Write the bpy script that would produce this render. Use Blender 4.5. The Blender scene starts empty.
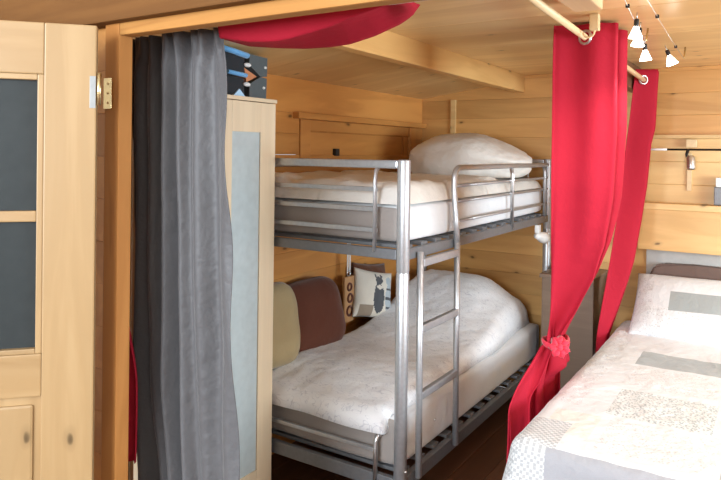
import bpy, bmesh, math, random
from mathutils import Vector, Matrix, noise
random.seed(7)
SC = bpy.context.scene
COL = SC.collection
PI = math.pi

# ------------------------------------------------------------------ materials
def newmat(name):
    m = bpy.data.materials.new(name); m.use_nodes = True
    nt = m.node_tree; b = nt.nodes['Principled BSDF']
    return m, nt, b

def ramp(nt, stops):
    r = nt.nodes.new('ShaderNodeValToRGB')
    e = r.color_ramp.elements
    while len(e) < len(stops): e.new(0.5)
    for i, (p, c) in enumerate(stops):
        e[i].position = p; e[i].color = (*c, 1) if len(c) == 3 else c
    return r

def mixrgb(nt, mode, fac, a, b):
    n = nt.nodes.new('ShaderNodeMix'); n.data_type = 'RGBA'; n.blend_type = mode
    for s, v in ((n.inputs['Factor'], fac), (n.inputs['A'], a), (n.inputs['B'], b)):
        if hasattr(v, 'is_linked') or hasattr(v, 'links'): nt.links.new(v, s)
        elif isinstance(v, (int, float)): s.default_value = v
        else: s.default_value = (*v, 1)
    return n.outputs['Result']

def mapped(nt, scale, rot=(0, 0, 0)):
    tc = nt.nodes.new('ShaderNodeTexCoord'); mp = nt.nodes.new('ShaderNodeMapping')
    mp.inputs['Scale'].default_value = scale; mp.inputs['Rotation'].default_value = rot
    nt.links.new(tc.outputs['Object'], mp.inputs['Vector'])
    return mp.outputs['Vector']

def wood(name, light, dark, grain='X', rough=0.42, knots=0.5, var=0.16, across=9.0, along=0.8, spec=0.4, face=None):
    m, nt, b = newmat(name); L = nt.links.new
    ax = 'XYZ'.index(grain)
    s = [across] * 3; s[ax] = along
    v = mapped(nt, s)
    geo = nt.nodes.new('ShaderNodeNewGeometry')
    add = nt.nodes.new('ShaderNodeVectorMath'); add.operation = 'MULTIPLY_ADD'
    L(geo.outputs['Random Per Island'], add.inputs[0]); add.inputs[1].default_value = (13, 7, 29)
    L(v, add.inputs[2])
    n1 = nt.nodes.new('ShaderNodeTexNoise'); n1.inputs['Scale'].default_value = 1.0
    n1.inputs['Detail'].default_value = 5; n1.inputs['Roughness'].default_value = .55; n1.inputs['Distortion'].default_value = .8
    L(add.outputs[0], n1.inputs['Vector'])
    # growth rings : fine bands warped by the slow noise
    sep = nt.nodes.new('ShaderNodeMath'); sep.operation = 'MULTIPLY'; sep.inputs[1].default_value = 22
    L(n1.outputs['Fac'], sep.inputs[0])
    sn = nt.nodes.new('ShaderNodeMath'); sn.operation = 'SINE'; L(sep.outputs[0], sn.inputs[0])
    mr = nt.nodes.new('ShaderNodeMapRange'); mr.inputs['From Min'].default_value = -1
    L(sn.outputs[0], mr.inputs['Value'])
    mid = tuple(.5 * (a + c) for a, c in zip(light, dark))
    r1 = ramp(nt, [(.30, tuple(c * .86 for c in dark)), (.5, mid), (.68, light)]); L(n1.outputs['Fac'], r1.inputs['Fac'])
    col = mixrgb(nt, 'MIX', mr.outputs['Result'], r1.outputs['Color'], light)
    col = mixrgb(nt, 'MIX', .55, r1.outputs['Color'], col)
    # board to board tone
    hsv = nt.nodes.new('ShaderNodeHueSaturation')
    mv = nt.nodes.new('ShaderNodeMapRange'); mv.inputs['To Min'].default_value = 1 - var; mv.inputs['To Max'].default_value = 1 + var * .6
    L(geo.outputs['Random Per Island'], mv.inputs['Value']); L(mv.outputs['Result'], hsv.inputs['Value'])
    L(col, hsv.inputs['Color']); col = hsv.outputs['Color']
    if knots > 0:
        face = face or {'X': 'Y', 'Y': 'X', 'Z': 'Y'}[grain]
        oth = [k for k in 'XYZ' if k not in (grain, face)][0]
        tk = nt.nodes.new('ShaderNodeTexCoord'); sx = nt.nodes.new('ShaderNodeSeparateXYZ'); L(tk.outputs['Object'], sx.inputs[0])
        cb = nt.nodes.new('ShaderNodeCombineXYZ'); L(sx.outputs[grain], cb.inputs[0]); L(sx.outputs[oth], cb.inputs[1])
        km = nt.nodes.new('ShaderNodeVectorMath'); km.operation = 'MULTIPLY'; km.inputs[1].default_value = (3.2, 6.5, 0); L(cb.outputs[0], km.inputs[0])
        ka = nt.nodes.new('ShaderNodeVectorMath'); ka.operation = 'MULTIPLY_ADD'
        L(geo.outputs['Random Per Island'], ka.inputs[0]); ka.inputs[1].default_value = (31, 17, 11); L(km.outputs[0], ka.inputs[2])
        wn = nt.nodes.new('ShaderNodeTexNoise'); wn.inputs['Scale'].default_value = 3.0; L(ka.outputs[0], wn.inputs['Vector'])
        wa = nt.nodes.new('ShaderNodeVectorMath'); wa.operation = 'MULTIPLY_ADD'; wa.inputs[1].default_value = (.12, .12, 0)
        L(wn.outputs['Color'], wa.inputs[0]); L(ka.outputs[0], wa.inputs[2])
        vo = nt.nodes.new('ShaderNodeTexVoronoi'); vo.voronoi_dimensions = '2D'; vo.inputs['Scale'].default_value = .8
        L(wa.outputs[0], vo.inputs['Vector'])
        kr = ramp(nt, [(0.0, (1, 1, 1)), (.03, (.8, .8, .8)), (.05, (.22, .22, .22)), (.11, (0, 0, 0))]); L(vo.outputs['Distance'], kr.inputs['Fac'])
        ss = nt.nodes.new('ShaderNodeSeparateColor'); L(vo.outputs['Color'], ss.inputs['Color'])
        gt = nt.nodes.new('ShaderNodeMath'); gt.operation = 'LESS_THAN'; gt.inputs[1].default_value = knots
        L(ss.outputs['Red'], gt.inputs[0])
        mu = nt.nodes.new('ShaderNodeMath'); mu.operation = 'MULTIPLY'; L(kr.outputs['Color'], mu.inputs[0]); L(gt.outputs[0], mu.inputs[1])
        col = mixrgb(nt, 'MIX', mu.outputs[0], col, tuple(x * .28 for x in dark))
    L(col, b.inputs['Base Color'])
    b.inputs['Roughness'].default_value = rough
    b.inputs['Specular IOR Level'].default_value = spec
    bp = nt.nodes.new('ShaderNodeBump'); bp.inputs['Strength'].default_value = .12; bp.inputs['Distance'].default_value = .004
    L(n1.outputs['Fac'], bp.inputs['Height']); L(bp.outputs['Normal'], b.inputs['Normal'])
    return m

def cloth(name, col, rough=.85, sheen=.25, weave=900, wrinkle=9, wstr=.25, var=.07, spec=.2, trans=0):
    m, nt, b = newmat(name); L = nt.links.new
    v = mapped(nt, (1, 1, 1))
    n = nt.nodes.new('ShaderNodeTexNoise'); n.inputs['Scale'].default_value = wrinkle; n.inputs['Detail'].default_value = 4
    L(v, n.inputs['Vector'])
    w = nt.nodes.new('ShaderNodeTexNoise'); w.inputs['Scale'].default_value = weave; L(v, w.inputs['Vector'])
    r = ramp(nt, [(.3, tuple(c * (1 - var) for c in col)), (.7, tuple(min(1, c * (1 + var)) for c in col))])
    L(w.outputs['Fac'], r.inputs['Fac']); L(r.outputs['Color'], b.inputs['Base Color'])
    b.inputs['Roughness'].default_value = rough; b.inputs['Sheen Weight'].default_value = sheen
    b.inputs['Specular IOR Level'].default_value = spec
    bp = nt.nodes.new('ShaderNodeBump'); bp.inputs['Strength'].default_value = wstr; bp.inputs['Distance'].default_value = .03
    L(n.outputs['Fac'], bp.inputs['Height'])
    b2 = nt.nodes.new('ShaderNodeBump'); b2.inputs['Strength'].default_value = .15; b2.inputs['Distance'].default_value = .001
    L(w.outputs['Fac'], b2.inputs['Height']); L(bp.outputs['Normal'], b2.inputs['Normal'])
    L(b2.outputs['Normal'], b.inputs['Normal'])
    return m

def printed(name, col, ink, scale, lo, hi, wrinkle=8, wstr=.3, stretch=(1, 1, 1), kind='noise'):
    """cloth with a small printed or stitched pattern"""
    m = cloth(name, col, wrinkle=wrinkle, wstr=wstr); nt = m.node_tree; L = nt.links.new; b = nt.nodes['Principled BSDF']
    base = b.inputs['Base Color'].links[0].from_socket
    v = mapped(nt, tuple(scale * s for s in stretch))
    if kind == 'noise':
        t = nt.nodes.new('ShaderNodeTexNoise'); t.inputs['Scale'].default_value = 1; t.inputs['Detail'].default_value = 1; t.inputs['Distortion'].default_value = 1.2
        L(v, t.inputs['Vector']); src = t.outputs['Fac']
        r = ramp(nt, [(lo, (0, 0, 0)), ((lo + hi) / 2, (1, 1, 1)), (hi, (0, 0, 0))])
    elif kind == 'dots':
        t = nt.nodes.new('ShaderNodeTexVoronoi'); t.inputs['Scale'].default_value = 1
        L(v, t.inputs['Vector']); src = t.outputs['Distance']
        r = ramp(nt, [(lo, (1, 1, 1)), (hi, (0, 0, 0))])
    else:
        t = nt.nodes.new('ShaderNodeTexChecker'); t.inputs['Scale'].default_value = 1
        t.inputs['Color1'].default_value = (1, 1, 1, 1); t.inputs['Color2'].default_value = (0, 0, 0, 1)
        L(v, t.inputs['Vector']); src = t.outputs['Fac']
        r = ramp(nt, [(.4, (0, 0, 0)), (.6, (1, 1, 1))])
    L(src, r.inputs['Fac'])
    L(mixrgb(nt, 'MIX', r.outputs['Color'], base, ink), b.inputs['Base Color'])
    return m

def metal(name, col, rough=.35, met=.75):
    m, nt, b = newmat(name); L = nt.links.new
    n = nt.nodes.new('ShaderNodeTexNoise'); n.inputs['Scale'].default_value = 60
    L(mapped(nt, (1, 1, 1)), n.inputs['Vector'])
    r = ramp(nt, [(.3, tuple(c * .93 for c in col)), (.7, tuple(min(1, c * 1.05) for c in col))])
    L(n.outputs['Fac'], r.inputs['Fac']); L(r.outputs['Color'], b.inputs['Base Color'])
    b.inputs['Metallic'].default_value = met; b.inputs['Roughness'].default_value = rough
    return m

def plain(name, col, rough=.5, spec=.4):
    m, nt, b = newmat(name); L = nt.links.new
    n = nt.nodes.new('ShaderNodeTexNoise'); n.inputs['Scale'].default_value = 25; n.inputs['Detail'].default_value = 3
    L(mapped(nt, (1, 1, 1)), n.inputs['Vector'])
    r = ramp(nt, [(.3, tuple(c * .94 for c in col)), (.7, tuple(min(1, c * 1.05) for c in col))])
    L(n.outputs['Fac'], r.inputs['Fac']); L(r.outputs['Color'], b.inputs['Base Color'])
    b.inputs['Roughness'].default_value = rough; b.inputs['Specular IOR Level'].default_value = spec
    return m

def emis(name, col, s):
    m, nt, b = newmat(name)
    b.inputs['Base Color'].default_value = (*col, 1); b.inputs['Emission Color'].default_value = (*col, 1)
    b.inputs['Emission Strength'].default_value = s
    return m

PINE_L, PINE_D = (.66, .40, .19), (.50, .26, .10)
M = {}
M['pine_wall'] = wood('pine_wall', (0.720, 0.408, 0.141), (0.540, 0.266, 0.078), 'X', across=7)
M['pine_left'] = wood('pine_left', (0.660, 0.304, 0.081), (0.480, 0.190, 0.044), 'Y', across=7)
M['pine_ceil'] = wood('pine_ceil', (.86, .60, .29), (.66, .40, .155), 'X', face='Z', rough=.3, knots=.35, across=6, along=.6)
M['pine_panel'] = wood('pine_panel', (0.800, 0.551, 0.244), (0.680, 0.418, 0.163), 'X', across=8)
M['pine_beam'] = wood('pine_beam', (0.760, 0.456, 0.170), (0.600, 0.323, 0.104), 'Y', across=8)
M['pine_shelf'] = wood('pine_shelf', (0.720, 0.446, 0.178), (0.560, 0.314, 0.104), 'X', across=8)
M['door_z'] = wood('door_z', (0.395, 0.255, 0.122), (0.319, 0.192, 0.082), 'Z', knots=.75, across=8)
M['door_x'] = wood('door_x', (0.386, 0.247, 0.116), (0.311, 0.180, 0.072), 'X', knots=.4, across=8)
M['casing_z'] = wood('casing_z', (0.460, 0.199, 0.056), (0.350, 0.133, 0.032), 'Z', knots=.4, rough=.6, spec=.12)
M['casing_x'] = wood('casing_x', (0.460, 0.228, 0.067), (0.360, 0.152, 0.041), 'X', knots=.3, rough=.6, spec=.12)
M['lintel'] = wood('lintel', (.17, .074, .022), (.105, .042, .012), 'X', knots=.3, rough=.6, spec=.12)
M['dark_beam'] = wood('dark_beam', (.20, .10, .055), (.13, .06, .03), 'Y', knots=.2)
M['birch'] = wood('birch', (.78, .63, .44), (.72, .56, .37), 'Z', knots=0, var=.05, across=14, rough=.4)
M['birch_x'] = wood('birch_x', (.78, .63, .44), (.72, .56, .37), 'Y', knots=0, var=.05, across=14, rough=.4)
M['rodwood'] = wood('rodwood', (.80, .62, .36), (.72, .52, .28), 'Y', knots=0, across=20)
M['floor'] = wood('floor', (.17, .07, .034), (.105, .042, .02), 'Y', rough=.35, knots=.15, across=9)
M['chest'] = wood('chest', (.22, .15, .105), (.16, .105, .07), 'X', knots=0, across=10)
M['tagwood'] = wood('tagwood', (.50, .28, .13), (.38, .2, .08), 'Z', knots=0)
M['red'] = cloth('red', (.41, .015, .034), rough=.75, sheen=0, wrinkle=14, wstr=.2, spec=.12)
M['pinkred'] = cloth('pinkred', (.72, .035, .07), rough=.55, sheen=.2, wrinkle=40)
M['grey_cloth'] = cloth('grey_cloth', (.088, .085, .088), rough=.55, sheen=.25, wrinkle=22, wstr=.25, spec=.4)
M['white_cloth'] = cloth('white_cloth', (.80, .79, .77), wrinkle=9, wstr=.5)
M['gloss_white'] = cloth('gloss_white', (.78, .74, .68), rough=.45, sheen=0, wrinkle=11, wstr=.45, spec=.5)
M['sheet'] = cloth('sheet', (.75, .76, .775), wrinkle=7, wstr=.45)
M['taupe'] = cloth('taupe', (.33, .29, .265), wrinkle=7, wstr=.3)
M['duvet'] = printed('duvet', (.86, .86, .87), (.62, .62, .66), 17, .47, .515, wstr=.3, stretch=(1, 1.8, 1))
M['olive'] = cloth('olive', (.36, .27, .14), wrinkle=10)
M['maroon'] = cloth('maroon', (.115, .036, .02), wrinkle=10)
M['leather'] = cloth('leather', (.15, .095, .075), rough=.5, sheen=0, wrinkle=12)
M['brown'] = cloth('brown', (.12, .045, .022), wrinkle=10)
M['cream'] = cloth('cream', (.68, .63, .54), wrinkle=10)
M['ink_dark'] = cloth('ink_dark', (.085, .09, .10), wrinkle=10)
M['ink_pale'] = cloth('ink_pale', (.42, .47, .50), wrinkle=10)
M['ink_taupe'] = cloth('ink_taupe', (.30, .24, .18), wrinkle=10)
M['q_white'] = cloth('q_white', (.70, .715, .725), wrinkle=28, wstr=.18)
M['q_cream'] = cloth('q_cream', (.76, .72, .66), wrinkle=28, wstr=.3)
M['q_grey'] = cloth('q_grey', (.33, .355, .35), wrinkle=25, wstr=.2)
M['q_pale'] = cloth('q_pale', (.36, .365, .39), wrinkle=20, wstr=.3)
M['q_speck'] = printed('q_speck', (.66, .69, .68), (.30, .34, .34), 95, .30, .50, wrinkle=28, kind='dots')
M['q_faint'] = printed('q_faint', (.70, .71, .715), (.52, .51, .50), 80, .22, .32, wrinkle=28, kind='dots')
M['q_flower'] = printed('q_flower', (.70, .715, .725), (.46, .46, .465), 44, .46, .53, wrinkle=28)
M['q_weave'] = printed('q_weave', (.66, .665, .665), (.42, .43, .44), 85, .4, .6, wrinkle=28, kind='check')
M['silver'] = metal('silver', (.50, .51, .525), .36, .65)
M['steel'] = metal('steel', (.62, .62, .62), .28, .9)
M['greymetal'] = metal('greymetal', (.21, .215, .225), .5, .5)
M['brass'] = metal('brass', (.78, .62, .33), .25, .95)
M['hinge_grey'] = metal('hinge_grey', (.30, .30, .29), .5, .5)
M['black'] = plain('black', (.02, .02, .02), .45)
M['white_plastic'] = plain('white_plastic', (.80, .80, .78), .35)
M['frost'] = plain('frost', (.46, .52, .525), .3)
M['felt'] = cloth('felt', (.095, .11, .115), wrinkle=10, sheen=.1)
M['felt_black'] = cloth('felt_black', (.028, .030, .034), wrinkle=10, sheen=.1)
M['sky_blue'] = cloth('sky_blue', (.16, .42, .75), wrinkle=10)
M['pale_blue'] = cloth('pale_blue', (.45, .66, .85), wrinkle=10)
M['skin_wood'] = plain('orange_lining', (.55, .22, .10), .5)
M['wallpaint'] = plain('wallpaint', (.52, .50, .46), .8)
M['lamp_glow'] = emis('lamp_glow', (1, .95, .85), 9)
M['pane_dark'] = plain('pane_dark', (.036, .040, .040), .25, .12)
mg, ntg, bg = newmat('window_glass'); bg.inputs['Transmission Weight'].default_value = 1; bg.inputs['Roughness'].default_value = 0
bg.inputs['IOR'].default_value = 1.01; M['glass'] = mg

# ------------------------------------------------------------------ mesh helpers
def B(): return bmesh.new()

def box(bm, lo, hi, bev=0.0, mi=0, mat=None):
    lo, hi = Vector(lo), Vector(hi)
    mx = Matrix.Translation((lo + hi) / 2) @ Matrix.Diagonal(((hi - lo).x, (hi - lo).y, (hi - lo).z, 1))
    if mat: mx = mat @ mx
    r = bmesh.ops.create_cube(bm, size=1, matrix=mx)
    vs = r['verts']; fs = {f for v in vs for f in v.link_faces}
    for f in fs: f.material_index = mi
    if bev > 0:
        es = list({e for v in vs for e in v.link_edges})
        g = bmesh.ops.bevel(bm, geom=es, offset=bev, segments=2, profile=.6, affect='EDGES')
        for f in g['faces']: f.material_index = mi
    return bm

def frame_at(t):
    t = t.normalized(); a = Vector((0, 0, 1)) if abs(t.z) < .9 else Vector((0, 1, 0))
    u = t.cross(a).normalized(); return u, t.cross(u).normalized()

def tube(bm, pts, r, seg=12, cap=True, flat=None, mi=0):
    pts = [Vector(p) for p in pts]; rings = []
    u = None
    for i, p in enumerate(pts):
        t = (pts[min(i + 1, len(pts) - 1)] - pts[max(i - 1, 0)]).normalized()
        if u is None: u, w = frame_at(t)
        else:
            u = (u - t * u.dot(t)).normalized(); w = t.cross(u)
        rr = r[i] if isinstance(r, (list, tuple)) else r
        fl = flat or (1, 1)
        rings.append([bm.verts.new(p + u * rr * fl[0] * math.cos(2 * PI * k / seg) + w * rr * fl[1] * math.sin(2 * PI * k / seg)) for k in range(seg)])
    for a, c in zip(rings, rings[1:]):
        for k in range(seg):
            f = bm.faces.new((a[k], a[(k + 1) % seg], c[(k + 1) % seg], c[k])); f.smooth = True; f.material_index = mi
    if cap:
        bm.faces.new(rings[0][::-1]).material_index = mi; bm.faces.new(rings[-1]).material_index = mi
    return bm

def arc(c, a, b, r, n=6):
    """points of a quarter bend from c+a*r to c+b*r about the bend centre"""
    c, a, b = Vector(c), Vector(a), Vector(b)
    return [c + a * r * math.cos(PI / 2 * i / n) + b * r * math.sin(PI / 2 * i / n) for i in range(n + 1)]

def lathe(bm, origin, axis, prof, seg=20, mi=0):
    o, ax = Vector(origin), Vector(axis).normalized(); u, w = frame_at(ax); rings = []
    for r, h in prof:
        rings.append([bm.verts.new(o + ax * h + (u * math.cos(2 * PI * k / seg) + w * math.sin(2 * PI * k / seg)) * max(r, 1e-4)) for k in range(seg)])
    for a, c in zip(rings, rings[1:]):
        for k in range(seg):
            f = bm.faces.new((a[k], a[(k + 1) % seg], c[(k + 1) % seg], c[k])); f.smooth = True; f.material_index = mi
    return bm

def torus(bm, c, axis, R, r, seg=24, sub=8):
    c, ax = Vector(c), Vector(axis).normalized(); u, w = frame_at(ax); rings = []
    for i in range(seg):
        d = u * math.cos(2 * PI * i / seg) + w * math.sin(2 * PI * i / seg)
        rings.append([bm.verts.new(c + d * (R + r * math.cos(2 * PI * k / sub)) + ax * r * math.sin(2 * PI * k / sub)) for k in range(sub)])
    for i in range(seg):
        a, d = rings[i], rings[(i + 1) % seg]
        for k in range(sub):
            f = bm.faces.new((a[k], a[(k + 1) % sub], d[(k + 1) % sub], d[k])); f.smooth = True
    return bm

def sheet(bm, fn, nu, nv, mi=None, closed_u=False):
    g = [[bm.verts.new(fn(i / nu, j / nv)) for i in range(nu + 1)] for j in range(nv + 1)]
    for j in range(nv):
        for i in range(nu):
            f = bm.faces.new((g[j][i], g[j][i + 1], g[j + 1][i + 1], g[j + 1][i])); f.smooth = True
            if mi: f.material_index = mi((i + .5) / nu, (j + .5) / nv)
    return g

def prism(bm, pts2, lo, hi, axis='Y', mi=0):
    """extrude a 2-D outline along an axis; pts2 use the other two axes in order"""
    def mk(p, h):
        return {'X': (h, p[0], p[1]), 'Y': (p[0], h, p[1]), 'Z': (p[0], p[1], h)}[axis]
    a = [bm.verts.new(mk(p, lo)) for p in pts2]; c = [bm.verts.new(mk(p, hi)) for p in pts2]
    fs = [bm.faces.new(a), bm.faces.new(c[::-1])]
    n = len(pts2)
    for i in range(n): fs.append(bm.faces.new((a[i], c[i], c[(i + 1) % n], a[(i + 1) % n])))
    for f in fs: f.material_index = mi
    return bm

def obj(name, bm, mats, parent=None, solid=0, sub=0, smooth=False, loc=None):
    bmesh.ops.recalc_face_normals(bm, faces=bm.faces)
    base = Vector((0, 0, 0))
    if parent is not None:
        q = parent
        while q is not None: base += q.location; q = q.parent
    me = bpy.data.meshes.new(name)
    o = bpy.data.objects.new(name, me)
    off = Vector(loc) if loc is not None else Vector((0, 0, 0))
    if parent is None: base = off.copy(); o.location = off
    bmesh.ops.translate(bm, vec=-base, verts=bm.verts)
    bm.to_mesh(me); bm.free()
    for m in (mats if isinstance(mats, (list, tuple)) else [mats]): me.materials.append(M[m])
    if smooth:
        for p in me.polygons: p.use_smooth = True
    COL.objects.link(o)
    if parent is not None: o.parent = parent
    if solid:
        md = o.modifiers.new('thickness', 'SOLIDIFY'); md.thickness = solid; md.offset = 0
    if sub:
        md = o.modifiers.new('smooth', 'SUBSURF'); md.levels = sub; md.render_levels = sub
    return o

def tag(o, label, cat, group=None):
    o['label'] = label; o['category'] = cat
    if group: o['group'] = group
    return o

def thing(name, loc, label, cat, group=None):
    o = bpy.data.objects.new(name, None); o.empty_display_size = .1; o.location = loc
    COL.objects.link(o); return tag(o, label, cat, group)

def struct(o, label=None):
    o['kind'] = 'structure'
    if label: o['label'] = label
    return o

def copy_tree(o, parent=None, delta=None):
    c = o.copy(); COL.objects.link(c)
    if parent is not None: c.parent = parent
    for ch in list(o.children): copy_tree(ch, c)
    return c

def nz(p, s=1.0, seed=0.0): return noise.noise(Vector(p) * s + Vector((seed, seed * 1.7, seed * .3)))
def sst(a, b, x):
    t = max(0, min(1, (x - a) / (b - a))); return t * t * (3 - 2 * t)
def lerp(a, b, t): return a + (b - a) * t
def interp(tab, x):
    if x <= tab[0][0]: return tab[0][1]
    for (a, va), (c, vc) in zip(tab, tab[1:]):
        if x <= c:
            t = (x - a) / (c - a); return va + (vc - va) * t
    return tab[-1][1]

# ------------------------------------------------------------------ room shell
CE = 2.24
bm = B()
x = -2.0
while x < 3.8:
    box(bm, (x, -6.2, -.05), (min(x + .16, 3.8) - .002, 2.1, 0), .002); x += .16
struct(obj('floor', bm, 'floor'), 'dark brown wooden plank floor')

def boards_z(bm, x0, x1, y0, y1, z0, z1, pitch, bev=.0025):
    z = z0
    while z < z1 - .01:
        box(bm, (x0, y0, z), (x1, y1, min(z + pitch, z1) - .0003), bev); z += pitch

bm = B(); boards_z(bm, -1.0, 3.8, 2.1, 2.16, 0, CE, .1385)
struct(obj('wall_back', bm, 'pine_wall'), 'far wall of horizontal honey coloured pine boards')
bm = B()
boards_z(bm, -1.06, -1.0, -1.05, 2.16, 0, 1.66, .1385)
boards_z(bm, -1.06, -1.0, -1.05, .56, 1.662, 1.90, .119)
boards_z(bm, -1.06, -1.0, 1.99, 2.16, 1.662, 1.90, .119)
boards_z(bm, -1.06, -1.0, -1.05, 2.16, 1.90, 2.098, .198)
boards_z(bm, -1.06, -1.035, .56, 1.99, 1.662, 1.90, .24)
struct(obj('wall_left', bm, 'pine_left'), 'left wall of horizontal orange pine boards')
# right wall with a window opening
bm = B()
boards_z(bm, 3.8, 3.86, -1.05, 2.16, 0, .9, .15); boards_z(bm, 3.8, 3.86, -1.05, 2.16, 1.95, CE, .15)
boards_z(bm, 3.8, 3.86, -1.05, -.95, .9, 1.95, .15); boards_z(bm, 3.8, 3.86, 1.25, 2.16, .9, 1.95, .15)
struct(obj('wall_right', bm, 'pine_left'))
w = bpy.data.objects.new('window_1', None); w.location = (3.82, .15, .9); COL.objects.link(w); struct(w)
bm = B()
for a, c in (((3.80, -.95, .9), (3.86, 1.25, .95)), ((3.80, -.95, 1.9), (3.86, 1.25, 1.95)), ((3.80, -.95, .95), (3.86, -.90, 1.9)), ((3.80, 1.20, .95), (3.86, 1.25, 1.9)), ((3.80, .125, .95), (3.86, .175, 1.9))):
    box(bm, a, c, .004)
obj('window_frame', bm, 'casing_z', w)
bm = B(); box(bm, (3.835, -.90, .95), (3.839, 1.20, 1.9)); obj('window_pane', bm, 'glass', w)
# ceiling : level boards right of the beam, low boards left of it
bm = B(); y = -1.05
while y < 2.15:
    y2 = min(y + .62, 2.16)
    box(bm, (-.19, y, CE), (3.86, y2 - .002, CE + .04), .003)
    prism(bm, [(-1.06, 2.088), (-.20, 2.211), (-.20, 2.251), (-1.06, 2.128)], y, y2 - .002, 'Y')
    y = y2
struct(obj('ceiling', bm, 'pine_ceil'), 'pale varnished pine board ceiling')
bm = B(); box(bm, (-.26, -1.05, 2.118), (-.19, 2.1, CE + .02), .006)
struct(obj('trim_1', bm, 'pine_beam'), 'pine purlin along the ceiling above the bunk bed')
bm = B(); box(bm, (.53, .80, 2.085), (.585, 2.1, CE), .005)
struct(obj('trim_2', bm, 'dark_beam'), 'dark brown ceiling board above the red curtains')
bm = B(); box(bm, (-.752, 2.082, 1.72), (-.712, 2.1, 2.083), .003)
struct(obj('trim_3', bm, 'pine_panel'), 'short upright pine batten on the far wall')
# pale block and peg fixed to the ceiling above the near red curtain
bm = B(); box(bm, (.70, -.6, 2.20), (.80, .0, CE), .006); struct(obj('trim_4', bm, 'rodwood'), 'pale pine ceiling joist end above the near red curtain')
# boards behind the double bed
bm = B(); boards_z(bm, .60, 2.6, 2.075, 2.1, 1.36, 1.79, .1435, .004); box(bm, (.60, 2.055, 1.79), (2.6, 2.1, 1.815), .004)
struct(obj('trim_5', bm, 'pine_panel'), 'pale pine panel with a narrow ledge on the far wall')

# doorway wall (hall side at y=-1.1)
bm = B()
boards_z(bm, -2.06, -.468, -1.1, -1.075, 0, 2.07, .138); boards_z(bm, 1.47, 3.86, -1.1, -1.075, 0, 2.07, .138)
boards_z(bm, -2.06, 2.66, -1.1, -1.075, 2.075, 3.85, .125)
struct(obj('wall_front', bm, 'pine_left'))
bm = B(); box(bm, (-2.0, -1.16, 2.072), (2.6, -1.1, 2.45), .006)
struct(obj('trim_6', bm, 'lintel'), 'dark brown lintel beam above the doorway')
bm = B()
box(bm, (-.468, -1.125, 0), (-.398, -1.073, 2.075), .005)
struct(obj('trim_7', bm, 'casing_z'), 'orange pine door jamb')
bm = B(); box(bm, (-.398, -1.125, 2.034), (1.40, -1.073, 2.075), .006)
struct(obj('trim_8', bm, 'casing_x'), 'orange pine head of the doorway')
bm = B(); box(bm, (1.40, -1.125, 0), (1.47, -1.043, 2.075), .004)
struct(obj('trim_9', bm, 'casing_z'))
# unseen hall behind the camera; its height and high window added for fill light
HB = -6.2
bm = B(); box(bm, (-2.06, HB, 0), (-2.0, -1.075, 3.8)); struct(obj('wall_hall_left', bm, 'wallpaint'))
bm = B(); box(bm, (2.6, HB, 0), (2.66, -1.1, 3.8)); struct(obj('wall_hall_right', bm, 'wallpaint'))
WX0, WX1, WZ0, WZ1 = -1.6, 2.0, .9, 3.5
bm = B()
box(bm, (-2.06, HB - .06, 0), (2.66, HB, WZ0)); box(bm, (-2.06, HB - .06, WZ1), (2.66, HB, 3.85))
box(bm, (-2.06, HB - .06, WZ0), (WX0, HB, WZ1)); box(bm, (WX1, HB - .06, WZ0), (2.66, HB, WZ1))
struct(obj('wall_hall_back', bm, 'wallpaint'))
bm = B(); box(bm, (-2.06, HB - .06, 3.8), (2.66, -1.075, 3.85)); struct(obj('ceiling_hall', bm, 'wallpaint'))
w = bpy.data.objects.new('fill_window_2', None); w.location = (.2, HB - .03, WZ0); COL.objects.link(w); struct(w)
bm = B()
for a, c in (((WX0, HB - .06, WZ0), (WX1, HB, WZ0 + .06)), ((WX0, HB - .06, WZ1 - .06), (WX1, HB, WZ1)), ((WX0, HB - .06, WZ0 + .06), (WX0 + .06, HB, WZ1 - .06)), ((WX1 - .06, HB - .06, WZ0 + .06), (WX1, HB, WZ1 - .06)), ((.17, HB - .06, WZ0 + .06), (.23, HB, WZ1 - .06))):
    box(bm, a, c, .004)
obj('window_frame', bm, 'casing_z', w)
bm = B(); box(bm, (WX0 + .06, HB - .035, WZ0 + .06), (WX1 - .06, HB - .03, WZ1 - .06)); obj('window_pane', bm, 'glass', w)

# ------------------------------------------------------------------ door leaf (hinged at the jamb, swung into the hall)
hinge = Vector((-.394, -1.192, 0))
dd = Vector((-.67, -.742, 0)).normalized(); dn = Vector((-dd.y, dd.x, 0)) * -1   # dn faces the camera side
if dn.dot(Vector((1.34, -2.44, 0)) - hinge) < 0: dn = -dn
DM = Matrix(((dd.x, dn.x, 0, hinge.x), (dd.y, dn.y, 0, hinge.y), (0, 0, 1, 0), (0, 0, 0, 1)))
door = bpy.data.objects.new('door_1', None); door.matrix_world = DM; COL.objects.link(door)
struct(door, 'open pale pine door with a two-pane window'); 
def dpart(name, bm, m, parent=door):
    bmesh.ops.recalc_face_normals(bm, faces=bm.faces)
    me = bpy.data.meshes.new(name); bm.to_mesh(me); bm.free(); me.materials.append(M[m])
    o = bpy.data.objects.new(name, me); COL.objects.link(o); o.parent = parent; return o
T0, T1 = 0.0, .040     # thickness towards the camera
for s0, s1 in ((.008, .150), (.65, .79)):
    bm = B(); box(bm, (s0, T0, .01), (s1, T1, 2.045), .004); dpart('stile', bm, 'door_z')
for z0, z1 in ((1.895, 2.045), (.955, 1.08), (.01, .20)):
    bm = B(); box(bm, (.150, T0, z0), (.65, T1 - .001, z1), .004); dpart('rail', bm, 'door_x')
bm = B()
for a, c in (((.150, .004, 1.08), (.168, .036, 1.895)), ((.632, .004, 1.08), (.65, .036, 1.895)), ((.168, .004, 1.878), (.632, .036, 1.895)), ((.168, .004, 1.08), (.632, .036, 1.095))):
    box(bm, a, c, .003)
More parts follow.
